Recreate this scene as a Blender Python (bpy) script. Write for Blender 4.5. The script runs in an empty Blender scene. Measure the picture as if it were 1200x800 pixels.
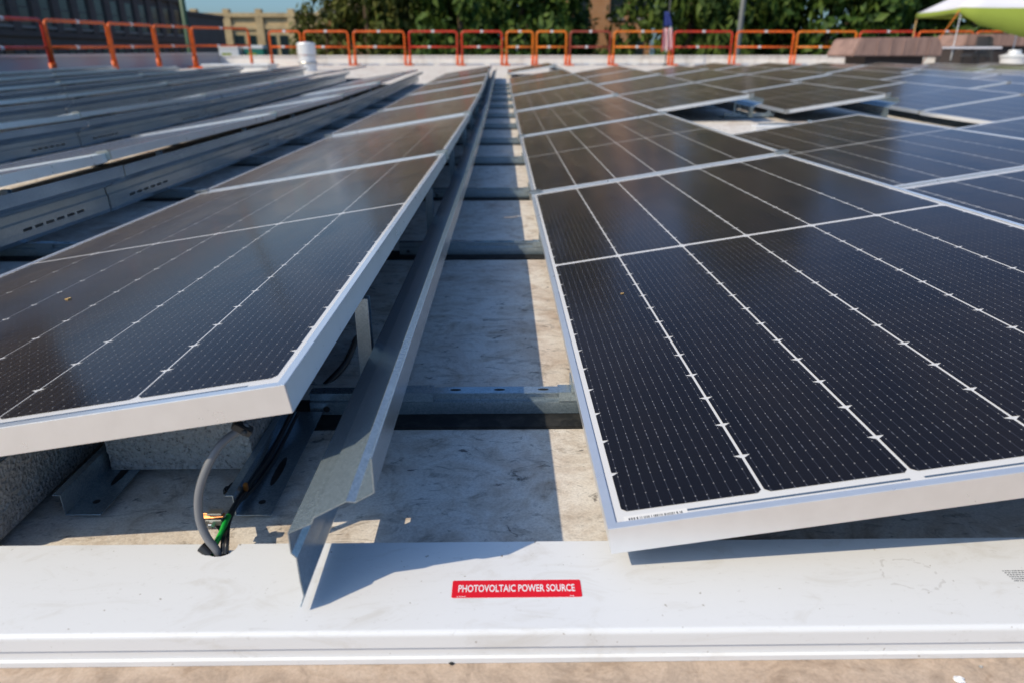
import bpy, bmesh, math, random
from mathutils import Vector, Matrix
random.seed(7)
R_ = math.radians
SC = bpy.context.scene
COL = SC.collection

# ------------------------------------------------------------------ camera, sky, sun, exposure
cam_d = bpy.data.cameras.new('camera'); cam = bpy.data.objects.new('camera', cam_d); COL.objects.link(cam)
cam_d.sensor_width = 36.0; cam_d.lens = 24.0; cam_d.clip_start = 0.02; cam_d.clip_end = 2000.0
RZ0 = 0.11                                    # height of the panels' low edge above the roof
CAMP = Vector((-0.1163, -0.627, 0.4931 + RZ0))
YAW, PITCH = 0.0126, 0.3972
fwd = Vector((math.sin(YAW)*math.cos(PITCH), math.cos(YAW)*math.cos(PITCH), -math.sin(PITCH)))
right = Vector((math.cos(YAW), -math.sin(YAW), 0)); up = right.cross(fwd)
cam.matrix_world = Matrix(((right.x, up.x, -fwd.x, CAMP.x), (right.y, up.y, -fwd.y, CAMP.y), (right.z, up.z, -fwd.z, CAMP.z), (0, 0, 0, 1)))
cam_d.dof.use_dof = True; cam_d.dof.focus_distance = 1.08; cam_d.dof.aperture_fstop = 4.0; cam_d.dof.aperture_blades = 9
SC.camera = cam

SUNV = Vector((0.88, 0.58, -1.0)).normalized()          # direction the light travels
elev = math.asin(-SUNV.z); azim = math.atan2(-SUNV.x, -SUNV.y)
world = bpy.data.worlds.new('World'); SC.world = world; world.use_nodes = True
wn = world.node_tree; wn.nodes.clear()
wo = wn.nodes.new('ShaderNodeOutputWorld'); wb = wn.nodes.new('ShaderNodeBackground'); ws = wn.nodes.new('ShaderNodeTexSky')
ws.sky_type = 'NISHITA'; ws.sun_disc = False; ws.sun_elevation = elev; ws.sun_rotation = azim
ws.air_density = 1.0; ws.dust_density = 2.0; ws.ozone_density = 1.5
wb.inputs['Strength'].default_value = 0.108
wt = wn.nodes.new('ShaderNodeMix'); wt.data_type = 'RGBA'; wt.blend_type = 'MULTIPLY'; wt.inputs[0].default_value = 1.0; wt.inputs[7].default_value = (.82, 1.16, 1.52, 1)   # daylight white balance
wn.links.new(ws.outputs[0], wt.inputs[6]); wn.links.new(wt.outputs[2], wb.inputs[0]); wn.links.new(wb.outputs[0], wo.inputs[0])
sun_d = bpy.data.lights.new('sun', 'SUN'); sun_d.energy = 3.75; sun_d.angle = R_(0.5); sun_d.color = (1.0, 0.86, 0.64)
sun = bpy.data.objects.new('sun', sun_d); COL.objects.link(sun)
sun.rotation_euler = SUNV.to_track_quat('-Z', 'Y').to_euler(); sun.location = (-6, -6, 10)
SC.view_settings.view_transform = 'Standard'; SC.view_settings.look = 'None'
SC.view_settings.exposure = 0.0; SC.view_settings.gamma = 1.0
SC.cycles.use_denoising = True
SC.cycles.max_bounces = 6; SC.cycles.diffuse_bounces = 3; SC.cycles.glossy_bounces = 3; SC.cycles.transparent_max_bounces = 10
SC.cycles.caustics_reflective = False; SC.cycles.caustics_refractive = False

# ------------------------------------------------------------------ materials
MATS = {}
def mat(name, col=(.5, .5, .5), rough=.5, metal=0.0, spec=.5):
    m = bpy.data.materials.new(name); m.use_nodes = True
    b = m.node_tree.nodes['Principled BSDF']
    b.inputs['Base Color'].default_value = (*col, 1); b.inputs['Roughness'].default_value = rough
    b.inputs['Metallic'].default_value = metal; b.inputs['Specular IOR Level'].default_value = spec
    MATS[name] = m
    return m
class NB:
    """small node-building helper"""
    def __init__(s, m): s.t = m.node_tree; s.b = s.t.nodes['Principled BSDF']
    def n(s, typ, **k):
        x = s.t.nodes.new(typ)
        for a, v in k.items(): setattr(x, a, v)
        return x
    def link(s, a, b): s.t.links.new(a, b)
    def val(s, x, i, v):
        if hasattr(v, 'links') or isinstance(v, bpy.types.NodeSocket): s.link(v, x.inputs[i])
        else: x.inputs[i].default_value = v
    def math(s, op, a, b=0.0, c=0.0):
        x = s.n('ShaderNodeMath', operation=op); s.val(x, 0, a); s.val(x, 1, b)
        if op in ('MULTIPLY_ADD', 'SMOOTH_MIN', 'COMPARE'): s.val(x, 2, c)
        return x.outputs[0]
    def ramp(s, f, stops):
        x = s.n('ShaderNodeValToRGB'); s.link(f, x.inputs[0]); e = x.color_ramp.elements
        while len(e) > 1: e.remove(e[-1])
        e[0].position, e[0].color = stops[0][0], (*stops[0][1], 1)
        for p, c in stops[1:]:
            q = e.new(p); q.color = (*c, 1)
        return x.outputs[0]
    def noise(s, vec, scale, detail=4, rough=.55, dist=0.0):
        x = s.n('ShaderNodeTexNoise'); x.inputs['Scale'].default_value = scale; x.inputs['Detail'].default_value = detail
        x.inputs['Roughness'].default_value = rough; x.inputs['Distortion'].default_value = dist
        if vec is not None: s.link(vec, x.inputs['Vector'])
        return x.outputs['Fac']
    def mix(s, f, a, b, mode='MIX'):
        x = s.n('ShaderNodeMix', data_type='RGBA', blend_type=mode)
        s.val(x, 0, f); s.val(x, 6, a if not isinstance(a, tuple) else (*a, 1)); s.val(x, 7, b if not isinstance(b, tuple) else (*b, 1))
        return x.outputs[2]
    def coord(s, which='Object'):
        return s.n('ShaderNodeTexCoord').outputs[which]
    def scale(s, vec, sc, loc=(0, 0, 0)):
        x = s.n('ShaderNodeMapping'); s.link(vec, x.inputs[0]); x.inputs['Scale'].default_value = sc; x.inputs['Location'].default_value = loc
        return x.outputs[0]
    def bump(s, h, strength=.2, dist=.01):
        x = s.n('ShaderNodeBump'); x.inputs['Strength'].default_value = strength; x.inputs['Distance'].default_value = dist
        s.link(h, x.inputs['Height']); s.link(x.outputs[0], s.b.inputs['Normal'])

# roof membrane
m = mat('roof_membrane', rough=.75, spec=.3); q = NB(m); P = q.coord('Generated'); P = q.n('ShaderNodeNewGeometry').outputs['Position']
sw = q.noise(P, 8.5, 7, .66, 2.0)
base = q.ramp(sw, [(.28, (.46, .37, .285)), (.41, (.70, .62, .53)), (.54, (.83, .77, .69)), (.72, (.87, .83, .765))])
pk = q.noise(q.scale(P, (1, 1, 1), (3, 9, 2)), 2.3, 5, .6, .9)
base = q.mix(q.ramp(pk, [(.5, (0, 0, 0)), (.70, (.65, .65, .65))]), base, (.44, .29, .205))
sm = q.noise(q.scale(P, (3.0, 6.0, 3.0)), 3.2, 8, .7, 2.8)
base = q.mix(q.ramp(sm, [(.545, (0, 0, 0)), (.66, (.5, .5, .5))]), base, (.17, .14, .115))
gr = q.noise(q.scale(P, (5.0, 8.0, 3.0), (5, 1, 0)), 4.6, 7, .66, 1.0)
base = q.mix(q.ramp(gr, [(.60, (0, 0, 0)), (.68, (.85, .85, .85))]), base, (.075, .07, .066))
sy_ = q.n('ShaderNodeSeparateXYZ'); q.link(P, sy_.inputs[0])
walk = q.math('MULTIPLY', q.math('LESS_THAN', q.math('ADD', sy_.outputs[1], q.math('MULTIPLY', sw, .04)), -.03), .85)
base = q.mix(walk, base, q.ramp(q.noise(P, 16, 6, .7, 1.8), [(.3, (.26, .175, .115)), (.55, (.50, .36, .255)), (.75, (.60, .46, .35))]))
fi = q.noise(P, 260.0, 3, .6)
base = q.mix(q.ramp(fi, [(.35, (.22, .22, .22)), (.6, (0, 0, 0))]), base, (.2, .16, .13))
q.link(base, q.b.inputs['Base Color']); q.bump(q.math('ADD', sw, q.math('MULTIPLY', fi, .35)), .35, .004)

# photovoltaic cell: 12 thin busbars and rows of solder dots per cell column
HC, CELLW, CP = 0.0825, 0.1643, 0.168
m = mat('solar_cell', (.010, .011, .017), .35, 0, .3); q = NB(m); P = q.coord('Object')
sx = q.n('ShaderNodeSeparateXYZ'); q.link(P, sx.inputs[0]); X, Y = sx.outputs[0], sx.outputs[1]
bp = CELLW/12
fx = q.math('ABSOLUTE', q.math('SUBTRACT', q.math('FRACT', q.math('DIVIDE', X, bp)), .5))      # 0 at a busbar
dx = q.math('MULTIPLY', fx, bp)
line = q.math('LESS_THAN', dx, .00030)
dyp = HC/4
fy = q.math('ABSOLUTE', q.math('SUBTRACT', q.math('FRACT', q.math('DIVIDE', Y, dyp)), .5))
dy = q.math('MULTIPLY', fy, dyp)
dot = q.math('MULTIPLY', q.math('LESS_THAN', dx, .00068), q.math('LESS_THAN', dy, .00095))
fy2 = q.math('ABSOLUTE', q.math('SUBTRACT', q.math('FRACT', q.math('ADD', q.math('DIVIDE', Y, HC), .5)), .5))
dot2 = q.math('MULTIPLY', q.math('LESS_THAN', dx, .0006), q.math('LESS_THAN', q.math('MULTIPLY', fy2, HC), .0035))
gl = q.noise(q.scale(P, (40, 40, 40)), 20, 2, .7)
body = q.mix(q.ramp(gl, [(.4, (0, 0, 0)), (.75, (.5, .5, .5))]), (.0036, .0036, .0052), (.007, .0085, .018))
c1 = q.mix(line, body, (.050, .055, .075)); c2 = q.mix(dot2, c1, (.12, .13, .16)); c3 = q.mix(q.math('MULTIPLY', dot, q.math('ADD', .35, q.noise(P, 90, 2, .6))), c2, (.36, .36, .36))
q.link(c3, q.b.inputs['Base Color'])

mat('backsheet', (.72, .73, .75), .5); mat('ribbon', (.09, .15, .24), .4, .3)
# solar glass: clear pane that mirrors more towards grazing angles, with a thin film of dust
m = bpy.data.materials.new('solar_glass'); m.use_nodes = True; MATS['solar_glass'] = m
t = m.node_tree; t.nodes.clear()
class _Q(NB):
    def __init__(s, m): s.t = m.node_tree; s.b = None
q = _Q(m)
out = q.n('ShaderNodeOutputMaterial'); tr = q.n('ShaderNodeBsdfTransparent'); gs = q.n('ShaderNodeBsdfGlossy'); df = q.n('ShaderNodeBsdfDiffuse')
gs.inputs['Roughness'].default_value = .15; gs.inputs['Color'].default_value = (.95, .96, 1, 1)
df.inputs['Color'].default_value = (.46, .34, .225, 1)
fr = q.n('ShaderNodeFresnel'); fr.inputs['IOR'].default_value = 1.15
P = q.n('ShaderNodeNewGeometry').outputs['Position']
du = q.noise(q.scale(P, (1, .35, 1)), 7, 6, .65, .6)
spk = q.noise(P, 55, 3, .7)
geo = q.n('ShaderNodeNewGeometry'); dt = q.n('ShaderNodeVectorMath', operation='DOT_PRODUCT'); q.link(geo.outputs['Incoming'], dt.inputs[0]); q.link(geo.outputs['Normal'], dt.inputs[1])
path = q.math('DIVIDE', 1.0, q.math('MAXIMUM', q.math('ABSOLUTE', dt.outputs['Value']), .06))      # a dust film is thicker along slanting paths
dfac = q.math('MINIMUM', q.math('MULTIPLY', q.math('POWER', path, 1.7), q.math('ADD', q.math('MULTIPLY', du, .0095), q.math('MULTIPLY', q.math('GREATER_THAN', spk, .74), .006))), .6)
m1 = q.n('ShaderNodeMixShader'); m2 = q.n('ShaderNodeMixShader')
q.link(dfac, m1.inputs[0]); q.link(tr.outputs[0], m1.inputs[1]); q.link(df.outputs[0], m1.inputs[2])
q.link(fr.outputs[0], m2.inputs[0]); q.link(m1.outputs[0], m2.inputs[1]); q.link(gs.outputs[0], m2.inputs[2])
q.link(m2.outputs[0], out.inputs[0])

m = mat('anodised_frame', (.60, .615, .63), .2, .66); q = NB(m); P = q.n('ShaderNodeNewGeometry').outputs['Position']
s1 = q.noise(q.scale(P, (4, 4, 4)), 6, 5, .6)
q.link(q.ramp(s1, [(.35, (.86, .87, .87)), (.65, (.90, .91, .91))]), q.b.inputs['Base Color'])
q.link(q.ramp(s1, [(.3, (.27,)*3), (.7, (.31,)*3)]), q.b.inputs['Roughness'])

m = mat('galvanised_steel', (.40, .45, .48), .25, .68); q = NB(m); P = q.n('ShaderNodeNewGeometry').outputs['Position']
v = q.n('ShaderNodeTexVoronoi'); v.inputs['Scale'].default_value = 420; q.link(P, v.inputs['Vector'])
sp = q.n('ShaderNodeSeparateColor'); q.link(v.outputs['Color'], sp.inputs[0])
bl = q.noise(P, 9, 5, .6)
c0 = q.ramp(sp.outputs[0], [(0, (.28, .36, .42)), (1, (.43, .53, .60))])
c0 = q.mix(q.ramp(bl, [(.4, (0, 0, 0)), (.7, (.5, .5, .5))]), c0, (.29, .36, .41))
q.link(c0, q.b.inputs['Base Color']); q.b.inputs['Roughness'].default_value = .27

mat('dark_steel', (.05, .055, .06), .5, .5)
m = mat('black_rubber', (.016, .017, .018), .7, 0, .3); q = NB(m); P = q.n('ShaderNodeNewGeometry').outputs['Position']
q.link(q.ramp(q.noise(P, 30, 5, .7, .5), [(.45, (.014, .015, .016)), (.75, (.05, .048, .045))]), q.b.inputs['Base Color'])

# white raceway with scuffs and a ring-shaped stain
m = mat('white_raceway', (.74, .75, .77), .42, 0, .45); q = NB(m); P = q.n('ShaderNodeNewGeometry').outputs['Position']
s1 = q.noise(q.scale(P, (1, 2.2, 2)), 9, 7, .65, 1.2)
c0 = q.ramp(s1, [(.3, (.66, .645, .62)), (.46, (.745, .745, .745)), (1, (.76, .76, .76))])
s2 = q.noise(q.scale(P, (14, 22, 20)), 6, 6, .75, .4)
c0 = q.mix(q.ramp(s2, [(.60, (0, 0, 0)), (.73, (.45, .45, .45))]), c0, (.42, .39, .35))
s3 = q.noise(P, 120, 2, .5)
c0 = q.mix(q.ramp(s3, [(.735, (0, 0, 0)), (.76, (.8, .8, .8))]), c0, (.30, .26, .21))
sc_ = q.noise(q.scale(P, (3, 45, 10), (1, 0, 0)), 2.2, 4, .6, 2.0)
c0 = q.mix(q.ramp(sc_, [(.655, (0, 0, 0)), (.665, (.22, .22, .22)), (.68, (0, 0, 0))]), c0, (.35, .33, .3))
sx = q.n('ShaderNodeSeparateXYZ'); q.link(P, sx.inputs[0])
wob = q.noise(P, 28, 3, .6)
ax = q.math('DIVIDE', q.math('SUBTRACT', sx.outputs[0], .359), .034); ay = q.math('DIVIDE', q.math('SUBTRACT', sx.outputs[1], -.002), .028)
rr = q.math('ADD', q.math('SQRT', q.math('ADD', q.math('MULTIPLY', ax, ax), q.math('MULTIPLY', ay, ay))), q.math('MULTIPLY', q.math('SUBTRACT', wob, .5), 1.3))
ring = q.math('LESS_THAN', q.math('ABSOLUTE', q.math('SUBTRACT', rr, .93)), .05)
brk = q.math('GREATER_THAN', q.noise(P, 75, 3, .6), .49)
c0 = q.mix(q.math('MULTIPLY', q.math('MULTIPLY', ring, brk), .3), c0, (.34, .31, .28))
q.link(c0, q.b.inputs['Base Color']); q.bump(s1, .05, .003)

mat('label_red', (.74, .008, .016), .35); mat('label_white', (.82, .82, .82), .5); mat('ink', (.05, .06, .08), .6)
m = mat('concrete', (.30, .29, .275), .9, 0, .2); q = NB(m); P = q.n('ShaderNodeNewGeometry').outputs['Position']
n1 = q.noise(P, 160, 5, .75); v = q.n('ShaderNodeTexVoronoi'); v.inputs['Scale'].default_value = 170; q.link(P, v.inputs['Vector'])
c0 = q.ramp(n1, [(.33, (.16, .15, .135)), (.44, (.52, .505, .475)), (.7, (.66, .645, .615))])
c0 = q.mix(q.ramp(v.outputs['Distance'], [(.0, (.6, .6, .6)), (.25, (0, 0, 0))]), c0, (.2, .16, .12))
q.link(c0, q.b.inputs['Base Color']); q.bump(q.math('ADD', n1, v.outputs['Distance']), .9, .006)
mat('grey_conduit', (.17, .172, .18), .45); mat('black_cable', (.012, .012, .013), .4); mat('green_wire', (.01, .42, .05), .4)
mat('copper', (.62, .26, .10), .35, .9); mat('tin', (.55, .53, .48), .3, .9); mat('brass', (.45, .2, .05), .4, .6)
def paint(name, col):
    m = mat(name, col, .4); q = NB(m); P = q.n('ShaderNodeNewGeometry').outputs['Position']
    q.link(q.ramp(q.noise(P, 7, 5, .65), [(.35, tuple(c*.7 for c in col)), (.6, col)]), q.b.inputs['Base Color'])
paint('rail_orange', (.78, .125, .006)); paint('rail_red', (.58, .035, .008)); paint('rail_amber', (.76, .19, .008)); paint('rail_rust', (.30, .045, .022))
mat('reflective_tape', (.62, .62, .64), .4)
m = mat('parapet_white', (.68, .66, .62), .8, 0, .2); q = NB(m); P = q.n('ShaderNodeNewGeometry').outputs['Position']
q.link(q.ramp(q.noise(q.scale(P, (1, 1, .4)), 2.4, 6, .65, .5), [(.33, (.62, .58, .53)), (.5, (.80, .78, .74)), (.8, (.84, .83, .80))]), q.b.inputs['Base Color'])
mat('parapet_grey', (.42, .42, .43), .8, 0, .2); mat('coping', (.50, .51, .53), .5, .3)
def brick_mat(name, c1, c2, mort):
    m = mat(name, c1, .9, 0, .15); q = NB(m); P = q.coord('Object')
    b = q.n('ShaderNodeTexBrick'); b.inputs['Scale'].default_value = 1.0; b.inputs['Brick Width'].default_value = .45; b.inputs['Row Height'].default_value = .16
    b.inputs['Mortar Size'].default_value = .02; b.inputs['Color1'].default_value = (*c1, 1); b.inputs['Color2'].default_value = (*c2, 1); b.inputs['Mortar'].default_value = (*mort, 1)
    mp = q.n('ShaderNodeMapping'); q.link(P, mp.inputs[0]); mp.inputs['Rotation'].default_value = (R_(90), 0, 0)
    q.link(mp.outputs[0], b.inputs['Vector'])
    n1 = q.noise(P, .6, 5, .6)
    q.link(q.mix(q.ramp(n1, [(.35, (.5, .5, .5)), (.65, (0, 0, 0))]), b.outputs[0], tuple(c*.75 for c in c1)), q.b.inputs['Base Color'])
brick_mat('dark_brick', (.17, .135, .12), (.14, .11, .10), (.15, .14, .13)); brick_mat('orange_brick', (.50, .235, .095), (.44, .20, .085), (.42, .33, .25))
m = mat('sandstone', (.52, .385, .21), .9, 0, .2); q = NB(m); P = q.coord('Object')
q.link(q.ramp(q.noise(P, .8, 6, .65), [(.3, (.40, .29, .16)), (.6, (.56, .42, .235))]), q.b.inputs['Base Color'])
mat('window_glass', (.018, .03, .034), .16, 0, .38); mat('green_paint', (.02, .075, .05), .5); mat('stone_trim', (.30, .28, .26), .8); mat('dark_frame', (.04, .042, .045), .5)
m = mat('bark', (.13, .085, .055), .9, 0, .2); q = NB(m); P = q.coord('Object')
q.link(q.ramp(q.noise(q.scale(P, (6, 6, 1)), 3, 6, .7), [(.35, (.07, .05, .035)), (.65, (.20, .13, .085))]), q.b.inputs['Base Color'])
def leaf_mat(name, cs):
    m = mat(name, cs[1], .6, 0, .2); q = NB(m)
    ri = q.n('ShaderNodeNewGeometry').outputs['Random Per Island']
    q.link(q.ramp(ri, [(0, cs[0]), (.55, cs[1]), (1, cs[2])]), q.b.inputs['Base Color'])
    q.b.inputs['Subsurface Weight'].default_value = 0
    tl = q.n('ShaderNodeBsdfTranslucent'); mx = q.n('ShaderNodeMixShader'); mx.inputs[0].default_value = .12
    tl.inputs['Color'].default_value = (*[c*1.3 for c in cs[2]], 1)
    o = [x for x in q.t.nodes if x.type == 'OUTPUT_MATERIAL'][0]
    q.link(q.b.outputs[0], mx.inputs[1]); q.link(tl.outputs[0], mx.inputs[2]); q.link(mx.outputs[0], o.inputs[0])
leaf_mat('leaves_dark', [(.018, .042, .008), (.042, .085, .013), (.10, .15, .025)])
leaf_mat('leaves_mid', [(.035, .060, .010), (.065, .105, .018), (.11, .15, .028)])
leaf_mat('leaves_olive', [(.05, .06, .012), (.095, .11, .022), (.15, .15, .035)])
m = mat('street_ground', (.12, .12, .11), .9); q = NB(m); P = q.coord('Object')
q.link(q.ramp(q.noise(P, .06, 6, .6), [(.4, (.055, .055, .055)), (.5, (.06, .085, .03)), (.7, (.08, .11, .04))]), q.b.inputs['Base Color'])
mat('white_metal', (.74, .74, .74), .4, .2); mat('canopy_white', (.72, .70, .74), .8, 0, .2); mat('canopy_lime', (.25, .31, .05), .8, 0, .2)
m = mat('rusty_cover', (.33, .185, .15), .8, 0, .2); q = NB(m); P = q.coord('Object')
q.link(q.ramp(q.noise(q.scale(P, (3, 1, .5)), 2.5, 6, .7), [(.3, (.20, .13, .11)), (.6, (.36, .23, .19))]), q.b.inputs['Base Color'])
mat('dark_box', (.045, .035, .032), .7); mat('pole_green', (.05, .10, .05), .5); mat('pole_grey', (.10, .105, .10), .5); mat('site_green', (.01, .17, .12), .5)
mat('flag_red', (.50, .03, .04), .8); mat('flag_white', (.70, .70, .72), .8); mat('flag_blue', (.03, .05, .22), .8); mat('tarp_grey', (.16, .155, .15), .8); mat('wood_plank', (.46, .30, .12), .7)

# ------------------------------------------------------------------ mesh helpers
class MB:
    def __init__(s): s.v = []; s.f = []
    def add(s, vs, fs):
        o = len(s.v); s.v += [tuple(x) for x in vs]; s.f += [tuple(o+i for i in f) for f in fs]; return s
    def box(s, x0, x1, y0, y1, z0, z1):
        return s.add([(x0, y0, z0), (x1, y0, z0), (x1, y1, z0), (x0, y1, z0), (x0, y0, z1), (x1, y0, z1), (x1, y1, z1), (x0, y1, z1)],
                     [(0, 3, 2, 1), (4, 5, 6, 7), (0, 1, 5, 4), (1, 2, 6, 5), (2, 3, 7, 6), (3, 0, 4, 7)])
    def extr(s, prof, a, b, axis='y'):
        """closed profile extruded between a and b along an axis; profile pairs are the two other axes in order"""
        n = len(prof)
        def p(u, w, t): return {'x': (t, u, w), 'y': (u, t, w), 'z': (u, w, t)}[axis]
        vs = [p(u, w, a) for u, w in prof] + [p(u, w, b) for u, w in prof]
        return s.add(vs, [tuple(range(n))] + [tuple(range(2*n-1, n-1, -1))] + [(i, i+n, (i+1) % n+n, (i+1) % n) for i in range(n)])
    def tube(s, pts, r, n=10, caps=True):
        pts = [Vector(p) for p in pts]; rs = r if isinstance(r, (list, tuple)) else [r]*len(pts)
        t0 = (pts[1]-pts[0]).normalized(); u = t0.orthogonal().normalized(); rings = []
        for i, p in enumerate(pts):
            t = (pts[min(i+1, len(pts)-1)] - pts[max(i-1, 0)]).normalized()
            u = (u - t*u.dot(t)).normalized(); w = t.cross(u)
            rings.append([p + (u*math.cos(2*math.pi*k/n) + w*math.sin(2*math.pi*k/n))*rs[i] for k in range(n)])
        vs = [x for rg in rings for x in rg]; fs = []
        for i in range(len(pts)-1):
            for k in range(n):
                fs.append((i*n+k, i*n+(k+1) % n, (i+1)*n+(k+1) % n, (i+1)*n+k))
        if caps: fs += [tuple(range(n-1, -1, -1)), tuple((len(pts)-1)*n+k for k in range(n))]
        return s.add(vs, fs)
    def lathe(s, prof, n=20, c=(0, 0)):
        vs = [(c[0]+r*math.cos(2*math.pi*k/n), c[1]+r*math.sin(2*math.pi*k/n), z) for r, z in prof for k in range(n)]
        fs = [(i*n+k, i*n+(k+1) % n, (i+1)*n+(k+1) % n, (i+1)*n+k) for i in range(len(prof)-1) for k in range(n)]
        fs += [tuple(range(n-1, -1, -1)), tuple((len(prof)-1)*n+k for k in range(n))]
        return s.add(vs, fs)
    def mesh(s, name, m, bevel=0, smooth=False, fix=True):
        me = bpy.data.meshes.new(name); me.from_pydata(s.v, [], s.f)
        if fix or bevel:
            bm = bmesh.new(); bm.from_mesh(me)
            if fix: bmesh.ops.recalc_face_normals(bm, faces=bm.faces)
            if bevel: bmesh.ops.bevel(bm, geom=[e for e in bm.edges if e.is_manifold and e.calc_face_angle(0) > .6], offset=bevel, segments=2, affect='EDGES', clamp_overlap=True)
            bm.to_mesh(me); bm.free()
        me.materials.append(MATS[m] if isinstance(m, str) else m)
        if smooth: me.polygons.foreach_set('use_smooth', [True]*len(me.polygons))
        return me
    def build(s, name, m, parent=None, **k):
        return link(name, s.mesh(name, m, **k), parent)
def link(name, me, parent=None):
    o = bpy.data.objects.new(name, me); COL.objects.link(o)
    if parent is not None: o.parent = parent
    return o
def tag(o, label, cat, group=None):
    o['label'] = label; o['category'] = cat
    if group: o['group'] = group
    return o
def thing(name, label, cat, M=None, group=None):
    o = link(name, None); o.empty_display_size = .05
    if M is not None: o.matrix_world = M if isinstance(M, Matrix) else Matrix.Translation(M)
    return tag(o, label, cat, group)
def struct(o): o['kind'] = 'structure'; return o
def copy_tree(o, parent=None):
    c = o.copy(); COL.objects.link(c); c.parent = parent
    for ch in KIDS.get(o.name, []): copy_tree(ch, c)
    return c
def smooth_path(pts, k=6):
    """Catmull-Rom through the points"""
    p = [Vector(x) for x in pts]; p = [p[0]*2-p[1]] + p + [p[-1]*2-p[-2]]; out = []
    for i in range(1, len(p)-2):
        for j in range(k):
            t = j/k; a, b, c, d = p[i-1:i+3]
            out.append(.5*((2*b)+(c-a)*t+(2*a-5*b+4*c-d)*t*t+(3*b-a-3*c+d)*t**3))
    return out + [p[-2]]
ORD = ['nearest', 'second', 'third', 'fourth', 'fifth', 'sixth', 'seventh', 'eighth', 'ninth', 'tenth', 'eleventh', 'twelfth', 'thirteenth', 'fourteenth', 'fifteenth', 'sixteenth', 'seventeenth', 'eighteenth']
CNT = ['first'] + ORD[1:]

# roof undulation along the rows (measured): z of the roof at depth y
PN = [(-30, .0), (0, 0), (2.236, -.042), (4.472, -.053), (6.708, -.042), (8.944, -.004), (11.18, .042), (25.0, .255), (60, .255)]
def zr(y):
    for (a, za), (b, zb) in zip(PN, PN[1:]):
        if y <= b: return za + (zb-za)*(y-a)/(b-a)
    return PN[-1][1]

# ------------------------------------------------------------------ large structure: ground, roof, parapets
g = MB().add([(-700, -300, -8), (700, -300, -8), (700, 1100, -8), (-700, 1100, -8)], [(0, 1, 2, 3)]).build('ground', 'street_ground'); struct(g)
RX0, RX1, RY0, RY1 = -10.4, 24.0, -7.0, 25.9
mb = MB(); ys = [RY0] + [y for y, _ in PN if RY0 < y < RY1] + [RY1]
for y in ys: mb.v += [(RX0, y, zr(y)), (RX1, y, zr(y))]
for i in range(len(ys)-1): mb.f.append((2*i, 2*i+1, 2*i+3, 2*i+2))
n = len(mb.v)                                      # the building's body below the roof sheet
mb.v += [(RX0, RY0, -8), (RX1, RY0, -8), (RX1, RY1, -8), (RX0, RY1, -8)]
L = [2*i for i in range(len(ys))]; Rr = [2*i+1 for i in range(len(ys))]
mb.f += [(n, n+1, 1, 0), tuple([n+1, n+2] + Rr[::-1]), (n+2, n+3, L[-1], Rr[-1]), tuple([n+3, n] + L)]
struct(mb.build('roof', 'roof_membrane', fix=False))

w = thing('parapet_wall', 'white sunlit parapet wall along the far edge of the roof', 'parapet', (0, 25.75, .255))
MB().box(RX0, RX1, -.12, .12, -.05, .285).build('wall', 'parapet_white', w); MB().box(RX0-.02, RX1, -.15, .15, .285, .325).build('coping', 'parapet_white', w)
w = thing('parapet_wall', 'grey parapet wall along the left edge of the roof', 'parapet', (-10.25, 0, 0))
MB().add([(-.12, RY0, -.1), (.12, RY0, -.1), (.12, 25.6, .2), (-.12, 25.6, .2), (-.12, RY0, .40), (.12, RY0, .40), (.12, 25.6, .62), (-.12, 25.6, .62)],
         [(0, 3, 2, 1), (4, 5, 6, 7), (0, 1, 5, 4), (1, 2, 6, 5), (2, 3, 7, 6), (3, 0, 4, 7)]).build('wall', 'parapet_grey', w)
MB().add([(-.16, RY0, .40), (.15, RY0, .40), (.15, 25.58, .62), (-.16, 25.58, .62), (-.16, RY0, .45), (.15, RY0, .45), (.15, 25.58, .67), (-.16, 25.58, .67)],
         [(0, 3, 2, 1), (4, 5, 6, 7), (0, 1, 5, 4), (1, 2, 6, 5), (2, 3, 7, 6), (3, 0, 4, 7)]).build('coping', 'coping', w)

# ------------------------------------------------------------------ buildings around the roof
def window_set(parent, M, wins, wm, hm, frame='dark_frame', arch=False, sill=True):
    """windows as parts (frame, pane, sill sub-parts); wins are (u, z) of the lower left corner on a wall plane given by M (x along wall, z up, -y outwards)"""
    f = MB(); t = .07
    f.box(0, t, -.05, .1, 0, hm).box(wm-t, wm, -.05, .1, 0, hm).box(t, wm-t, -.05, .1, 0, t).box(t, wm-t, -.05, .1, hm-t, hm).box(t, wm-t, -.04, .08, hm*.5-.04, hm*.5+.04)
    fm = f.mesh('window', frame); pm = MB().box(t, wm-t, -.012, .02, t, hm-t).mesh('pane', 'window_glass'); sm_ = MB().box(-.1, wm+.1, -.12, .1, -.14, -.005).mesh('sill', 'stone_trim')
    for u, z in wins:
        o = link('window', fm, parent); o.matrix_local = M @ Matrix.Translation((u, 0, z))
        link('pane', pm, o)
        if sill: link('sill', sm_, o)
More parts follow.
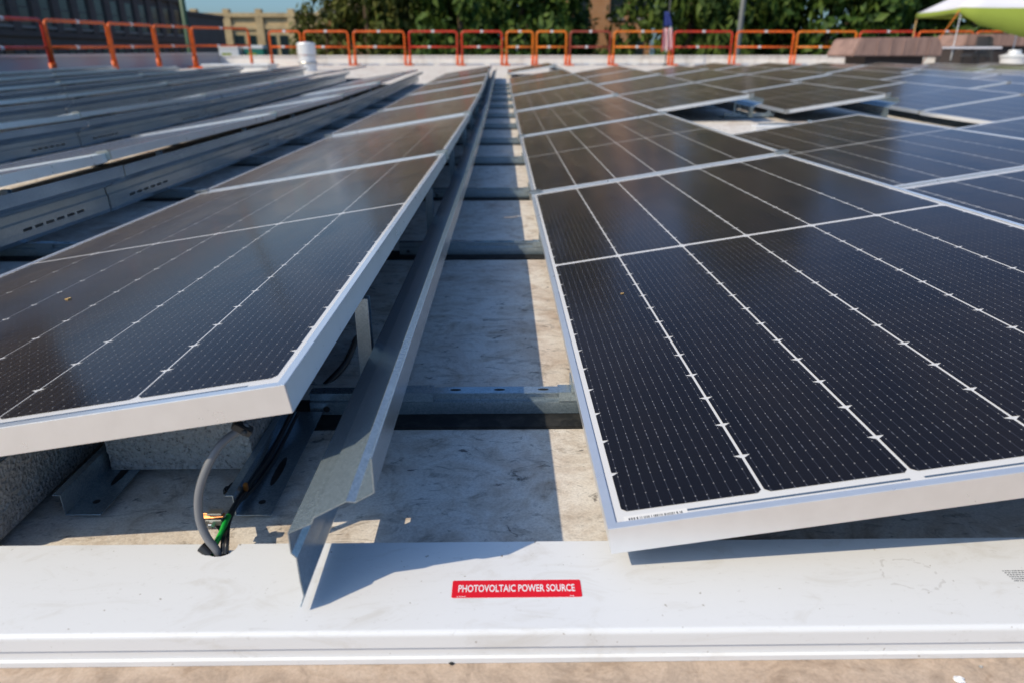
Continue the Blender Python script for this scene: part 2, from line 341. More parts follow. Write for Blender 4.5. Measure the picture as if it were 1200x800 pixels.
# dark brick block on the left: its long wall faces the roof
b = thing('brick_building', 'long dark brick building in shade at the upper left', 'building', (-29.4, 30, -8))
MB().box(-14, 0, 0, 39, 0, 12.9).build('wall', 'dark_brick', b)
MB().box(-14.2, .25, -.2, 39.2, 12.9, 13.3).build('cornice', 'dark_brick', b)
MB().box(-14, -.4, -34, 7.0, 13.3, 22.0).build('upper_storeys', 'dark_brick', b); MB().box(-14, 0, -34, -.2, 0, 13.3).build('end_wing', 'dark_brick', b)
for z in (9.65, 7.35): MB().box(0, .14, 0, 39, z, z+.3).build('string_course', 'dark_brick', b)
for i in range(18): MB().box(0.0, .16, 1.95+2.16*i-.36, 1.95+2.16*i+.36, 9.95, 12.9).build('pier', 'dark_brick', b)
MR = Matrix.Translation((.03, 0, 0)) @ Matrix.Rotation(R_(90), 4, 'Z')
window_set(b, MR, [(2.45+2.16*i, 10.25) for i in range(17)], 1.15, 2.1)
window_set(b, MR, [(2.45+2.16*i, 8.2) for i in range(17)], 1.0, 1.0, sill=False)
b = thing('brick_building', 'lower dark brick wing behind the shaded building, next to the tan facade', 'building', (-31.4, 70.2, -8))
MB().box(-8, 0, 0, 14, 0, 12.3).build('wall', 'dark_brick', b); MB().box(-8, .15, -.15, 14, 12.3, 12.6).build('coping', 'dark_brick', b)
window_set(b, Matrix.Translation((0, -.02, 0)), [(-6.5+2.2*i, 8.6) for i in range(3)], 1.1, 1.6)
# tan ornate facade
b = thing('sandstone_building', 'tan stone facade with piers and cornice in sunlight, beyond the roof', 'building', (-48, 96, -8.0))
MB().box(0, 34, 0, 12, 0, 13.0).build('wall', 'sandstone', b); MB().box(-.3, 34.3, -.35, 12, 13.0, 13.5).build('cornice', 'sandstone', b)
MB().box(0, 34, -.2, 0, 11.6, 12.1).build('string_course', 'sandstone', b)
for i in range(9):
    MB().box(i*4.1, i*4.1+.95, -.32, 0, 0, 13.0).build('pier', 'sandstone', b)
    MB().box(i*4.1+.1, i*4.1+.85, -.3, .6, 13.5, 13.95).build('finial', 'sandstone', b)
MB().add([(24, -.1, 13.5), (32, -.1, 13.5), (28, -.1, 15.6), (24, .5, 13.5), (32, .5, 13.5), (28, .5, 15.6)], [(0, 1, 2), (5, 4, 3), (0, 3, 4, 1), (1, 4, 5, 2), (2, 5, 3, 0)]).build('gable', 'sandstone', b)
for i in range(8):
    window_set(b, Matrix.Translation((0, -.03, 0)), [(i*4.1+1.15, 8.3), (i*4.1+2.75, 8.3)], 1.15, 2.6, 'green_paint')
    window_set(b, Matrix.Translation((0, -.03, 0)), [(i*4.1+1.15, 4.3), (i*4.1+2.75, 4.3)], 1.15, 2.6, 'green_paint')
# orange brick block behind the trees
b = thing('brick_building', 'tall orange brick building showing between the trees above the guardrail', 'building', (2.4, 62, -8))
MB().box(0, 9.9, 0, 10, 0, 21.5).build('wall', 'orange_brick', b); MB().box(-.15, 10.05, -.15, 10, 21.5, 22).build('coping', 'stone_trim', b)
window_set(b, Matrix.Translation((0, -.03, 0)), [(x, z) for x in (.9, 3.4, 6.35, 8.2) for z in (4.6, 8.0, 11.4, 14.8, 18.2)], 1.15, 1.9)
b = thing('brick_building', 'low orange brick building glimpsed below the trees left of centre', 'building', (-14.5, 60, -8))
MB().box(0, 13, 0, 9, 0, 11.5).build('wall', 'orange_brick', b); MB().box(-.15, 13.15, -.15, 9, 11.5, 11.9).build('coping', 'stone_trim', b)
window_set(b, Matrix.Translation((0, -.03, 0)), [(x, z) for x in (1.6, 5.0, 9.6) for z in (4.6, 8.0)], 1.9, 1.7)

# ------------------------------------------------------------------ trees
KIDS = {}
def crown_mesh(seed, h, rx, n_cl, n_leaf, lm, size):
    rnd = random.Random(seed); vs = []; fs = []
    cl = []
    for i in range(n_cl):
        z = rnd.uniform(.0, 1.0)**.85
        prof = math.sin(math.pi*(.12+.84*z))**.6
        a = rnd.uniform(0, 2*math.pi); r = rx*prof*math.sqrt(rnd.uniform(.12, 1))
        cl.append((r*math.cos(a), r*math.sin(a), h*(.14+.82*z), rnd.uniform(.75, 1.5)*rx*.27))
    for cx, cy, cz, cr in cl:
        for _ in range(n_leaf):
            d = Vector((rnd.gauss(0, 1), rnd.gauss(0, 1), rnd.gauss(0, .8))).normalized()*cr*rnd.uniform(.55, 1.05)
            p = Vector((cx, cy, cz)) + d
            nrm = (d.normalized()*.9 + Vector((rnd.uniform(-1, 1), rnd.uniform(-1, 1), rnd.uniform(-.2, 1)))).normalized()
            u = nrm.orthogonal().normalized(); u.rotate(Matrix.Rotation(rnd.uniform(0, 6.28), 3, nrm)); w = nrm.cross(u)
            s = size*rnd.uniform(.6, 1.3); o = len(vs)
            vs += [p-u*s, p-w*s*.45+nrm*s*.1, p+u*s, p+w*s*.45+nrm*s*.1]; fs.append((o, o+1, o+2, o+3))
    me = bpy.data.meshes.new('crown'); me.from_pydata([tuple(v) for v in vs], [], fs); me.materials.append(MATS[lm]); return me
def trunk_mesh(seed, h, rx):
    rnd = random.Random(seed); mb = MB()
    mb.tube([(0, 0, -.3), (.05, .02, h*.2), (-.08, .05, h*.5), (.02, -.04, h*.9)], [rx*.085, rx*.07, rx*.045, rx*.012], 9)
    for i in range(9):
        z = h*rnd.uniform(.22, .7); a = rnd.uniform(0, 6.28); l = rx*rnd.uniform(.5, .95)
        mb.tube([(0, 0, z), (math.cos(a)*l*.5, math.sin(a)*l*.5, z+l*.3), (math.cos(a)*l, math.sin(a)*l, z+l*.75)], [rx*.03, rx*.02, rx*.006], 6)
    return mb.mesh('trunk', 'bark', fix=False)
TV = [(crown_mesh(11, 16, 4.2, 70, 150, 'leaves_dark', .30), trunk_mesh(1, 16, 4.2)), (crown_mesh(12, 16, 4.0, 66, 150, 'leaves_mid', .28), trunk_mesh(2, 16, 4.0)),
      (crown_mesh(13, 15, 3.6, 44, 110, 'leaves_olive', .27), trunk_mesh(3, 15, 3.6)), (crown_mesh(14, 15, 3.4, 62, 170, 'leaves_dark', .26), trunk_mesh(4, 15, 3.4))]
TREES = [  # x, y, variant, height scale, width scale, label
 (-14.6, 58, 2, .76, .7, 'small thin olive tree in front of the right end of the tan facade'),
 (-11.3, 47, 2, .84, .72, 'sparse yellow-green tree left of the tall trees, beside the tan facade'),
 (-8.4, 45, 2, 1.16, .92, 'tall olive-green tree at the left end of the tree line'),
 (-6.2, 48, 1, 1.3, .92, 'mid green tree second from the left end of the tree line'),
 (-2.6, 44, 0, 1.38, .86, 'dark green tree above the red guardrail panels'),
 (.9, 43, 3, 1.5, 1.0, 'dense dark tree above the narrow amber guardrail gates'),
 (3.9, 43.5, 3, .72, .84, 'lower rounded dark tree left of the gap with the orange brick'),
 (10.6, 42, 1, 1.48, .95, 'bright green tree right of the orange brick gap, behind the flag'),
 (14.6, 45, 0, 1.5, 1.0, 'dark tree behind the grey lamp pole'),
 (18.6, 42, 0, 1.25, 1.0, 'dark leafy tree between the lamp pole and the rusty cover'),
 (22.6, 44, 1, .98, 1.0, 'green tree behind the rusty cover'),
 (26.8, 42, 1, .97, 1.05, 'green tree left of the white canopy'),
 (31.2, 44, 0, 1.0, 1.05, 'dark tree rising behind the white canopy'),
 (35.8, 43, 0, .96, 1.0, 'dark tree at the far right, right of the canopy'),
 (7.6, 55, 3, .60, 1.0, 'dark tree further back below the orange brick window'),
 (-4.6, 54, 0, 1.0, 1.0, 'shaded tree in the second rank left of centre'),
 (16.5, 55, 1, .95, 1.2, 'tree in the second rank right of the lamp pole'),
]
for i, (x, y, v, sh, sw_, lab) in enumerate(TREES):
    c, tk = TV[v]
    t = thing('tree', lab, 'tree', Matrix.Translation((x, y, -8)) @ Matrix.Rotation(i*2.1, 4, 'Z') @ Matrix.Diagonal((sw_, sw_, sh, 1)), 'trees beyond the guardrail')
    link('crown', c, t); link('trunk', tk, t)
hedge = crown_mesh(31, 7.2, 3.0, 60, 130, 'leaves_dark', .24); htr = trunk_mesh(9, 6, 2)
for i, (x, y, s, lab) in enumerate([(-11.6, 38, .92, 'low bushy shrub behind the vent pipe'), (-7, 38.5, .86, 'low shrub at the foot of the olive tree'), (-1.2, 38, 1.03, 'low dark shrub behind the red guardrail panel'), (3.6, 37.6, 1.0, 'low dark shrub behind the amber gates'),
        (8.2, 37.8, 1.04, 'low shrub behind the rust-coloured guardrail panel'), (12.6, 38, 1.05, 'low shrub behind the hanging flag'), (17, 37.5, 1.06, 'low shrub right of the lamp pole foot'), (21.5, 38, 1.1, 'low shrub behind the rusty cover, left end'), (26, 38, 1.1, 'low shrub behind the rusty cover, right end'), (30.5, 38, 1.1, 'low shrub below the canopy')]):
    t = thing('shrub', lab, 'shrub', Matrix.Translation((x, y, -8)) @ Matrix.Rotation(i*1.7, 4, 'Z') @ Matrix.Diagonal((1, 1, 1.06*s, 1)), 'shrubs behind the guardrail')
    link('crown', hedge, t); link('trunk', htr, t)

# ------------------------------------------------------------------ solar panels
W, LN, PER, FD = 1.045, 2.224, 2.236, .035
TILT = .157; D = 1.388; YL = .04
MRG = (W-6*CP)/2; BAR = .016; END = (LN-BAR-26*HC)/2
LIP = .011
def bar_mesh(length, end):
    """one frame bar: wall, top lip and bottom flange. Local: x along the bar, outer side at y=0, inwards +y"""
    prof = [(0, 0), (LIP, 0), (LIP, -.0018), (.0022, -.0018), (.0022, -FD+.002), (.026, -FD+.002), (.026, -FD), (0, -FD)]
    mb = MB().extr(prof, 0, length, 'x')
    return mb.mesh('frame_bar', 'anodised_frame', bevel=.0005)
BAR_E = bar_mesh(W, True); BAR_S = bar_mesh(LN-.005, False)
def string_mesh():
    """one column of 13 half cells with clipped corners at every cell joint. Local origin at lower left"""
    ch = .0072; cw = .0095; Lt = []; n = 13
    left = [(0, 0)]; 
    for i in range(1, n):
        y = i*HC; left += [(0, y-ch), (cw, y-.0004), (0, y+.0006)]
    left += [(0, n*HC-ch), (ch, n*HC)]
    left[0:1] = [(ch*.8, 0), (0, ch*.8)]
    rightp = [(CELLW-x, y) for x, y in left][::-1]
    return MB().add([(x, y, 0) for x, y in left+rightp], [tuple(range(len(left)+len(rightp)))[::-1]])
sm = string_mesh(); me = bpy.data.meshes.new('cell_column'); me.from_pydata(sm.v, [], [sm.f[0]])
bm = bmesh.new(); bm.from_mesh(me); bmesh.ops.triangulate(bm, faces=bm.faces); bmesh.ops.recalc_face_normals(bm, faces=bm.faces)
for f in bm.faces:
    if f.normal.z < 0: f.normal_flip()
bm.to_mesh(me); bm.free(); me.materials.append(MATS['solar_cell']); STR = me
GLS = MB().box(.008, W-.008, .008, LN-.008, -.0046, -.0014).mesh('glass_pane', 'solar_glass')
BSH = MB().add([(.009, .009, -.0029), (W-.009, .009, -.0029), (W-.009, LN-.009, -.0029), (.009, LN-.009, -.0029)], [(0, 1, 2, 3)]).mesh('backsheet', 'backsheet', fix=False)
RIB = [MB().add([(a, y0, -.0026), (b_, y0, -.0026), (b_, y0+.0035, -.0026), (a, y0+.0035, -.0026)], [(0, 1, 2, 3)]).mesh('ribbon', 'ribbon', fix=False)
       for a, b_, y0 in ((MRG+.075, MRG+2*CP-.008, .0172), (MRG+2*CP+.008, MRG+4*CP-.008, .0172), (MRG+4*CP+.008, W-MRG-.03, .0172))]
CLP = MB().box(-.024, .026, -.0055, .0055, -.03, .003).box(-.024, .026, -.018, .018, .0032, .0075).mesh('clamp', 'tin', bevel=.001)
SHD = MB().box(.009, W-.009, .009, LN-.009, -.0056, -.0049).mesh('shade_sheet', 'dark_frame')  # added dark underside sheet, deepens the shade beneath the panels
JBX = MB().box(W*.5-.05, W*.5+.05, LN*.5-.03, LN*.5+.03, -.03, -.0058).mesh('junction_box', 'dark_frame')
ROWN = {-1: 'row just left of the central gap', -2: 'second row left of the central gap', -3: 'third row left of the central gap', -4: 'fourth row left of the central gap', 1: 'row just right of the central gap'}
ROWN.update({-5: 'fifth row left of the central gap', -6: 'sixth row left of the central gap', -7: 'seventh row left of the central gap'})
def rowname(r):
    return ROWN.get(r) or f'{ORD[r-1]} row right of the central gap'
def frame_at(r, k, x=0.0, tilt=0.0, jz=0.0):
    """local frame of row r, panel place k: x across, y along the row following the roof"""
    y0 = (YL if r < 0 else 0) + k*PER; X0 = (r-1)*D if r > 0 else r*D
    za, zb = zr(y0), zr(y0+PER)
    ey = Vector((0, PER, zb-za)).normalized(); ex0 = Vector((1, 0, 0)); ez0 = ex0.cross(ey)
    ex = ex0*math.cos(tilt)+ez0*math.sin(tilt); ez = ex.cross(ey)
    return Matrix(((ex.x, ey.x, ez.x, X0+x), (ex.y, ey.y, ez.y, y0), (ex.z, ey.z, ez.z, za+RZ0+jz), (0, 0, 0, 1)))
def panel(r, k, idx):
    rnd = random.Random(r*100+k)
    M = frame_at(r, k, tilt=TILT + (rnd.uniform(-.003, .003) if k else 0), jz=(rnd.uniform(-.001, .004) if k else 0))
    if k: M = M @ Matrix.Translation((0, 0, .004)) @ Matrix.Rotation(rnd.uniform(-.0042, -.0018), 4, 'X') @ Matrix.Translation((rnd.uniform(-.004, .004), 0, 0))
    lab = f'dark solar panel, {ORD[idx]} from the front of the {rowname(r)}' if idx else f'dark solar panel at the near end of the {rowname(r)}'
    t = thing('solar_panel', lab, 'solar panel', M, 'solar panels in tilted rows')
    Mb = [(BAR_E, Matrix()), (BAR_E, Matrix.Translation((W, LN, 0)) @ Matrix.Rotation(math.pi, 4, 'Z')),
          (BAR_S, Matrix.Translation((-.0002, LN-.0025, -.00015)) @ Matrix.Rotation(-math.pi/2, 4, 'Z')), (BAR_S, Matrix.Translation((W+.0002, .0025, -.00015)) @ Matrix.Rotation(math.pi/2, 4, 'Z'))]
    for me, ml in Mb:
        o = link('frame_bar', me, t); o.matrix_local = ml
    link('backsheet', BSH, t); link('shade_sheet', SHD, t); link('glass_pane', GLS, t)
    for i in range(6):
        for h in range(2):
            o = link('cell_column', STR, t); o.location = (MRG+i*CP+(CP-CELLW)/2, END+h*(13*HC+BAR), -.0021)
    for rb in RIB if k == 0 else []: link('ribbon', rb, t)
    for x in (.012, W-.012) if idx else ():
        o = link('clamp', CLP, t); o.location = (x, -.006, 0); o.rotation_euler = (0, 0, math.pi/2) if False else (0, 0, 0)
    link('junction_box', JBX, t)
    return t
ROWS = {-7: [3, 4, 5, 6], -6: [2, 3, 4, 5, 6], -5: [1, 2, 3, 4, 5, 6], -4: [1, 2, 3, 4, 5, 6], -3: [0, 1, 2, 3, 4, 5, 6], -2: [0, 1, 2, 3, 4, 5], -1: [0, 1, 2, 3, 4, 5, 6],
        1: [0, 1, 2, 3, 4, 5, 7], 2: [0, 1, 3, 4, 5, 6], 3: [0, 1, 3, 4, 5, 6], 4: [1, 2, 3, 4, 5, 6, 7], 5: [1, 2, 3, 4, 5, 6, 7], 6: [2, 3, 4, 5, 6, 7], 7: [3, 4, 5, 6, 7], 8: [4, 5, 6, 7], 9: [5, 6, 7]}
near = {}
for r, ks in ROWS.items():
    for idx, k in enumerate(ks): near[(r, k)] = panel(r, k, idx)
# serial number label on the near panel's margin
t = near[(1, 0)]; lb = MB().box(.021, .094, .0128, .0225, -.0028, -.00245).build('serial_label', 'label_white', t)
rnd = random.Random(5); mb = MB(); x = .026
while x < .087:
    wd = rnd.choice((.0007, .0012, .0016)); mb.add([(x, .0140, -.0022), (x+wd, .0140, -.0022), (x+wd, .0182, -.0022), (x, .0182, -.0022)], [(0, 1, 2, 3)]); x += wd + rnd.choice((.0008, .0012, .002))
o = mb.build('barcode', 'ink', lb, fix=False); o['kind'] = 'stuff'
# specks of grit on the near panels
for (r, u_, v_, s, lab) in [(1, .147, .80, .0042, 'small tan fleck of grit on the right near solar panel'), (-1, .43, .60, .007, 'tan fleck of debris on the left near solar panel')]:
    M = frame_at(r, 0, tilt=TILT) @ Matrix.Translation((u_, v_, -.0012)); rnd = random.Random(int(u_*1000))
    mb = MB(); n = 9
    pr = [(math.cos(6.28*i/n)*s*rnd.uniform(.6, 1.2), math.sin(6.28*i/n)*s*rnd.uniform(.4, .8)) for i in range(n)]
    mb.extr(pr, 0, s*.35, 'z'); o = mb.build('grit', 'wood_plank'); o.matrix_world = M; tag(o, lab, 'debris')

# ------------------------------------------------------------------ wind deflectors behind every row
DP = [(1.050, -.059), (1.055, -.0446), (1.0535, -.024), (1.0533, -.014), (1.053, .0063), (1.048, .0125), (1.048, .038), (1.073, .0494), (1.076, .0566), (1.111, .076), (1.120, .0748), (1.140, .0863), (1.140, .126)]
DL = 2.226
def deflector_mesh():
    mb = MB(); slots = []
    for a in (.16, DL-.16-6*.062):
        slots += [(a+.062*i, a+.062*i+.046) for i in range(6)]
    ysl = sorted({0.0, DL} | {y for s in slots for y in s})
    n = len(DP)
    for y in ysl: mb.v += [(x, y, z) for x, z in DP]
    for j in range(len(ysl)-1):
        for i in range(n-1):
            if i == 2 and any(abs(s[0]-ysl[j]) < 1e-6 for s in slots): continue
            mb.f.append((j*n+i, j*n+i+1, (j+1)*n+i+1, (j+1)*n+i))
    me = bpy.data.meshes.new('sheet'); me.from_pydata(mb.v, [], mb.f); me.materials.append(MATS['galvanised_steel']); return me
DM = deflector_mesh()
DROWS = {-7: range(3, 7), -6: range(2, 7), -5: range(1, 7), -4: range(1, 7), -3: range(0, 6), -2: range(0, 6), -1: range(0, 7), 1: range(4, 8), 2: range(2, 6), 3: range(1, 6), 4: [5, 6], 5: [5, 6]}
LROW = {}
for r, ks in DROWS.items():
    for idx, k in enumerate(ks):
        if r in (2, 3) and k == 2: continue
        nm = LROW.get(r) or rowname(r)
        M = frame_at(r, k) @ Matrix.Translation((0, -.092 if r < 0 else -.03, 0))
        lab = f'galvanised wind deflector sheet, {CNT[idx]} length along the {nm}'
        t = thing('wind_deflector', lab, 'wind deflector', M, 'wind deflectors behind the panel rows')
        o = link('sheet', DM, t); sd = o.modifiers.new('thickness', 'SOLIDIFY'); sd.thickness = .0014; sd.offset = 0

# ------------------------------------------------------------------ cross rails with pads, legs and feet
def rail_parts():
    P_ = {}
    mb = MB(); mb.extr([(-.014, .006), (.014, .006), (.014, .0485), (-.014, .0485), (-.014, .046), (-.0085, .046), (-.0085, .033), (-.014, .031)], -.470, .075, 'x')
    P_['channel'] = (mb.mesh('channel', 'galvanised_steel', bevel=.0008),)
    P_['rubber_pad'] = (MB().box(-.52, .11, -.062, .05, .0, .0055).mesh('rubber_pad', 'black_rubber', bevel=.001),)
    sl = MB().extr([(-.0165, .032), (-.0165, .0505), (.0165, .0505), (.0165, .032), (.0145, .032), (.0145, .0490), (-.0145, .0490), (-.0145, .032)], -.03, .03, 'x').mesh('sleeve', 'galvanised_steel', bevel=.0005)
    P_['sleeve'] = (sl, (-.275, 0, 0), (.012, 0, 0))
    st = MB().extr([(.010*math.cos(a), .0035*math.sin(a)) for a in [6.283*i/14 for i in range(14)]], .0484, .0491, 'z').mesh('slot', 'black_rubber')
    P_['slot'] = (st, (-.205, 0, 0), (-.125, 0, 0), (-.045, 0, 0))
    lg = MB().extr([(-.374, -.011), (-.350, -.011), (-.350, -.0085), (-.3715, -.0085), (-.3715, .0085), (-.350, .0085), (-.350, .011), (-.374, .011)], .0487, .226, 'z').mesh('leg', 'galvanised_steel', bevel=.0005)
    P_['leg'] = (lg,)
    P_['foot_bracket'] = (MB().box(.004, .03, -.02, .02, .0512, .0745).mesh('foot_bracket', 'galvanised_steel', bevel=.001),)
    P_['end_foot'] = (MB().box(.022, .05, -.0195, -.0155, .006, .02).mesh('end_foot', 'dark_steel', bevel=.001),)
    hole = MB().extr([(-.44+.006*math.cos(6.283*i/12), .018+.006*math.sin(6.283*i/12)) for i in range(12)], -.0146, -.0142, 'y').mesh('hole', 'black_rubber')
    P_['hole'] = (hole,)
    return P_
RP = rail_parts()
def rail(y, gx, lab):
    s = (zr(y+.2)-zr(y-.2))/.4
    t = thing('cross_rail', lab, 'mounting rail', Matrix.Translation((gx, y, zr(y))) @ Matrix.Rotation(math.atan(s), 4, 'X'), 'cross rails between the panel rows')
    for nme, (me, *locs) in RP.items():
        if nme == 'leg' and gx > 1.5*D and y < 6.7: continue
        for l in (locs or [(0, 0, 0)]):
            o = link(nme, me, t); o.location = l
RY = [.490 + PER*i + d for i in range(6) for d in (0, 1.156)]
for i, y in enumerate(RY): rail(y, 0, f'galvanised cross rail in the central gap, {ORD[i]} from the front')
for i, y in enumerate(RY[:9]): rail(y, -D, f'galvanised cross rail in first gap left of centre, {ORD[i]} from front')
for i, y in enumerate(RY[:8]): rail(y, -2*D, f'galvanised cross rail in second gap left of centre, {ORD[i]} from front')
for i, y in enumerate(RY[4:8]): rail(y, D, f'galvanised cross rail, {CNT[i]} under the missing panel, first gap right of centre')
for i, y in enumerate(RY[4:8]): rail(y, 2*D, f'galvanised cross rail, {CNT[i]} under the missing panel, second gap right of centre')

# ------------------------------------------------------------------ ballast trays and blocks under the near left panel
def zprof(mb, x, s):  # Z-shaped tray edge: base flange, web, top lip
    return [(x, 0.0062), (x+s*.05, .0062), (x+s*.05, .0078), (x+s*.0016, .0078), (x+s*.0016, .0405), (x-s*.010, .0405), (x-s*.010, .0389), (x, .0389)]
def tray(x, s, y0, y1, lab):
    o = MB().extr(zprof(None, x, s), y0, y1, 'y').mesh('tray_edge', 'galvanised_steel', bevel=.0004)
    t = thing('ballast_tray', lab, 'bracket', (0, 0, 0)); link('tray_edge', o, t)
    a = MB().extr([(x+s*.028+.005*math.cos(6.283*i/12), y0+.03+.005*math.sin(6.283*i/12)) for i in range(12)], .0079, .0083, 'z').build('hole', 'black_rubber', t)
    a = MB().extr([(x+s*.028+.006*math.cos(6.283*i/12), y0+.11+.04*math.sin(6.283*i/12)) for i in range(12)], .0079, .0083, 'z').build('slot', 'black_rubber', t)
tray(-.735, 1, .172, .47, 'galvanised ballast bracket between the two concrete blocks')
tray(-.495, 1, .168, .47, 'galvanised ballast bracket right of the lit concrete block')
def block(x0, x1, y0, y1, z1, lab):
    bm = bmesh.new(); bmesh.ops.create_grid(bm, x_segments=2, y_segments=2, size=.5); bm.free()
    me = bpy.data.meshes.new('concrete_block'); bm = bmesh.new(); bmesh.ops.create_cube(bm, size=1)
    bmesh.ops.subdivide_edges(bm, edges=bm.edges, cuts=14, use_grid_fill=True); rnd = random.Random(int(x0*1000))
    for v in bm.verts:
        v.co.x = x0+(v.co.x+.5)*(x1-x0); v.co.y = y0+(v.co.y+.5)*(y1-y0); v.co.z = .0085+(v.co.z+.5)*(z1-.0085)
        if v.co.z > .01: v.co += Vector((rnd.uniform(-1, 1), rnd.uniform(-1, 1), rnd.uniform(-1, .3)))*.0016
    bm.to_mesh(me); bm.free(); me.materials.append(MATS['concrete']); return tag(link('concrete_block', me), lab, 'block')
block(-.728, -.507, .284, .468, .11, 'rough grey concrete ballast block under the near left panel, facing the cables')
block(-1.03, -.787, .085, .40, .105, 'rough dark concrete ballast block at the left edge, under the low side of the panel')

# ------------------------------------------------------------------ white raceway with warning label
race = thing('cable_raceway', 'long white cable raceway across the front with a red warning label', 'raceway', (0, 0, 0))
ZT = RZ0-.067; YA, YB = -.082, .063; XA, XB = -2.4, 2.6
HX, HR = -.466, .0185                                     # cable notch in the far edge of the lid
arc = [(HX+HR*math.cos(a), YB-.006-abs(math.sin(a))*HR*.95) for a in [math.pi*i/12 for i in range(13)]]
rim = [(XA, YA+.005), (XB, YA+.005), (XB, YB)] + [(HX+HR, YB)] + arc + [(HX-HR, YB)] + [(XA, YB)]
MB().extr(rim, ZT-.0022, ZT, 'z').build('lid', 'white_raceway', race)
rad = .0055; lip = [(YA+.0052, ZT)] + [(YA+rad-rad*math.sin(a), ZT-rad+rad*math.cos(a)) for a in [math.pi/2*i/5 for i in range(1, 6)]] + [(YA-.0006, ZT-.0205), (YA+.0016, ZT-.0205), (YA+.0022, ZT-.006), (YA+.0052, ZT-.0024)]
o = MB().extr(lip, XA, XB, 'x').build('lid_edge', 'white_raceway', race, smooth=False)
MB().extr([(YA+.0024, .0), (YA+.0024, ZT-.024), (YA+.0048, ZT-.024), (YA+.0048, .002), (YB-.012, .002), (YB-.012, ZT-.003), (YB-.008, ZT-.003), (YB-.008, 0)], XA, XB, 'x').build('base', 'white_raceway', race)
MB().extr([(YA-.0012, .0072), (YA+.0022, .0085), (YA+.0022, .0006), (YA-.0012, .0006)], XA, XB, 'x').build('foot_strip', 'white_raceway', race)
LX0, LX1, LY0, LY1 = -.1768, -.0298, -.0323, -.0053
lab = MB(); rr_ = .002; pr = []
for cx, cy, a0 in ((LX1-rr_, LY1-rr_, 0), (LX0+rr_, LY1-rr_, 90), (LX0+rr_, LY0+rr_, 180), (LX1-rr_, LY0+rr_, 270)):
    pr += [(cx+rr_*math.cos(R_(a0+15*i)), cy+rr_*math.sin(R_(a0+15*i))) for i in range(7)]
lo = lab.extr(pr, ZT+.0001, ZT+.0005, 'z').build('warning_label', 'label_red', race); lo['label'] = 'red sticker reading PHOTOVOLTAIC POWER SOURCE'
cu = bpy.data.curves.new('lettering', 'FONT'); cu.body = 'PHOTOVOLTAIC POWER SOURCE'; cu.size = .0125; cu.extrude = .00008; cu.offset = .00018; cu.resolution_u = 3; cu.align_x = 'CENTER'; cu.align_y = 'CENTER'
tmp = bpy.data.objects.new('tmp_text', cu); COL.objects.link(tmp); bpy.context.view_layer.update()
dg = bpy.context.evaluated_depsgraph_get(); me = bpy.data.meshes.new_from_object(tmp.evaluated_get(dg)); bpy.data.objects.remove(tmp)
xs = [v.co.x for v in me.vertices]; ysv = [v.co.y for v in me.vertices]; kx = .1325/(max(xs)-min(xs)); ky = .0113/(max(ysv)-min(ysv))
cxm, cym = (max(xs)+min(xs))/2, (max(ysv)+min(ysv))/2
for v in me.vertices: v.co.x = (v.co.x-cxm)*kx; v.co.y = (v.co.y-cym)*ky
me.materials.clear(); me.materials.append(MATS['label_white'])
te = link('lettering', me, lo); te.location = ((LX0+LX1)/2, (LY0+LY1)/2+.0005, ZT+.00062)
mb = MB()
for x0, n in ((LX0+.006, 4), (LX1-.014, 2)):
    for i in range(n): mb.box(x0+i*.0027, x0+i*.0027+.0019, LY0+.0012, LY0+.0020, ZT+.0005, ZT+.0006)
o = mb.build('small_print', 'label_white', lo); o['kind'] = 'stuff'
# small dark printed block near the right edge
rnd = random.Random(3); mb = MB()
for i in range(6):
    y = .0025-i*.0033; x = .4695+i*.0005
    while x < .55:
        wd = rnd.uniform(.0012, .0035); mb.add([(x, y, ZT+.0002), (x+wd, y, ZT+.0002), (x+wd, y+.0013, ZT+.0002), (x, y+.0013, ZT+.0002)], [(0, 1, 2, 3)]); x += wd+rnd.uniform(.0005, .0012)
o = mb.build('printed_text', 'ink', race, fix=False); o['kind'] = 'stuff'

# ------------------------------------------------------------------ cables at the notch
def pix(u, v, y):
    """point on the photograph's sight line through pixel (u, v) at depth y"""
    d = fwd + right*((u-600)/800) - up*((v-400)/800); k = (y-CAMP.y)/d.y; return CAMP + d*k
def cable(name, pts, r, m, lab=None, cat='cable', parent=None):
    o = MB().tube(smooth_path(pts, 8), r, 12).build(name, m, parent, smooth=True)
    if lab: tag(o, lab, cat)
    return o
gc = thing('grey_conduit', 'grey flexible conduit curving from the panel frame into the white raceway', 'cable', (0, 0, 0))
cable('tube', [pix(290, 496, .105), pix(276, 506, .098), pix(258, 521, .085), pix(243, 546, .072), pix(233, 578, .062), pix(234, 608, .056), pix(243, 630, .052), pix(254, 645, .050), pix(262, 668, .048)], .0050, 'grey_conduit', parent=gc)
c = pix(284, 501, .10)
o = MB().box(-.012, .012, -.006, .006, -.005, .005).build('clamp', 'black_cable', gc, bevel=.001); o.location = c; o.rotation_euler = (.2, .7, .3)
o = MB().lathe([(.003, 0), (.0035, .001), (.0035, .004), (.002, .005)], 8).build('bolt', 'dark_steel', gc); o.location = c+Vector((.007, -.011, .001)); o.rotation_euler = (1.4, 0, 0)
cable('black_cable', [pix(345, 478, .42), pix(315, 535, .30), pix(290, 570, .215), pix(272, 598, .150), pix(265, 618, .10), pix(263, 632, .065), pix(262, 650, .05)], .0042, 'black_cable', 'black cable running along the ballast bracket down into the raceway')
cable('black_cable', [pix(350, 482, .43), pix(322, 536, .31), pix(298, 570, .225), pix(278, 590, .175), pix(268, 612, .11), pix(266, 632, .062), pix(265, 650, .048)], .0030, 'black_cable', 'thin black cable beside the thicker one along the ballast bracket')
tie = thing('cable_tie', 'black cable tie and orange tag bundling the cables on the bracket', 'cable tie', (0, 0, 0))
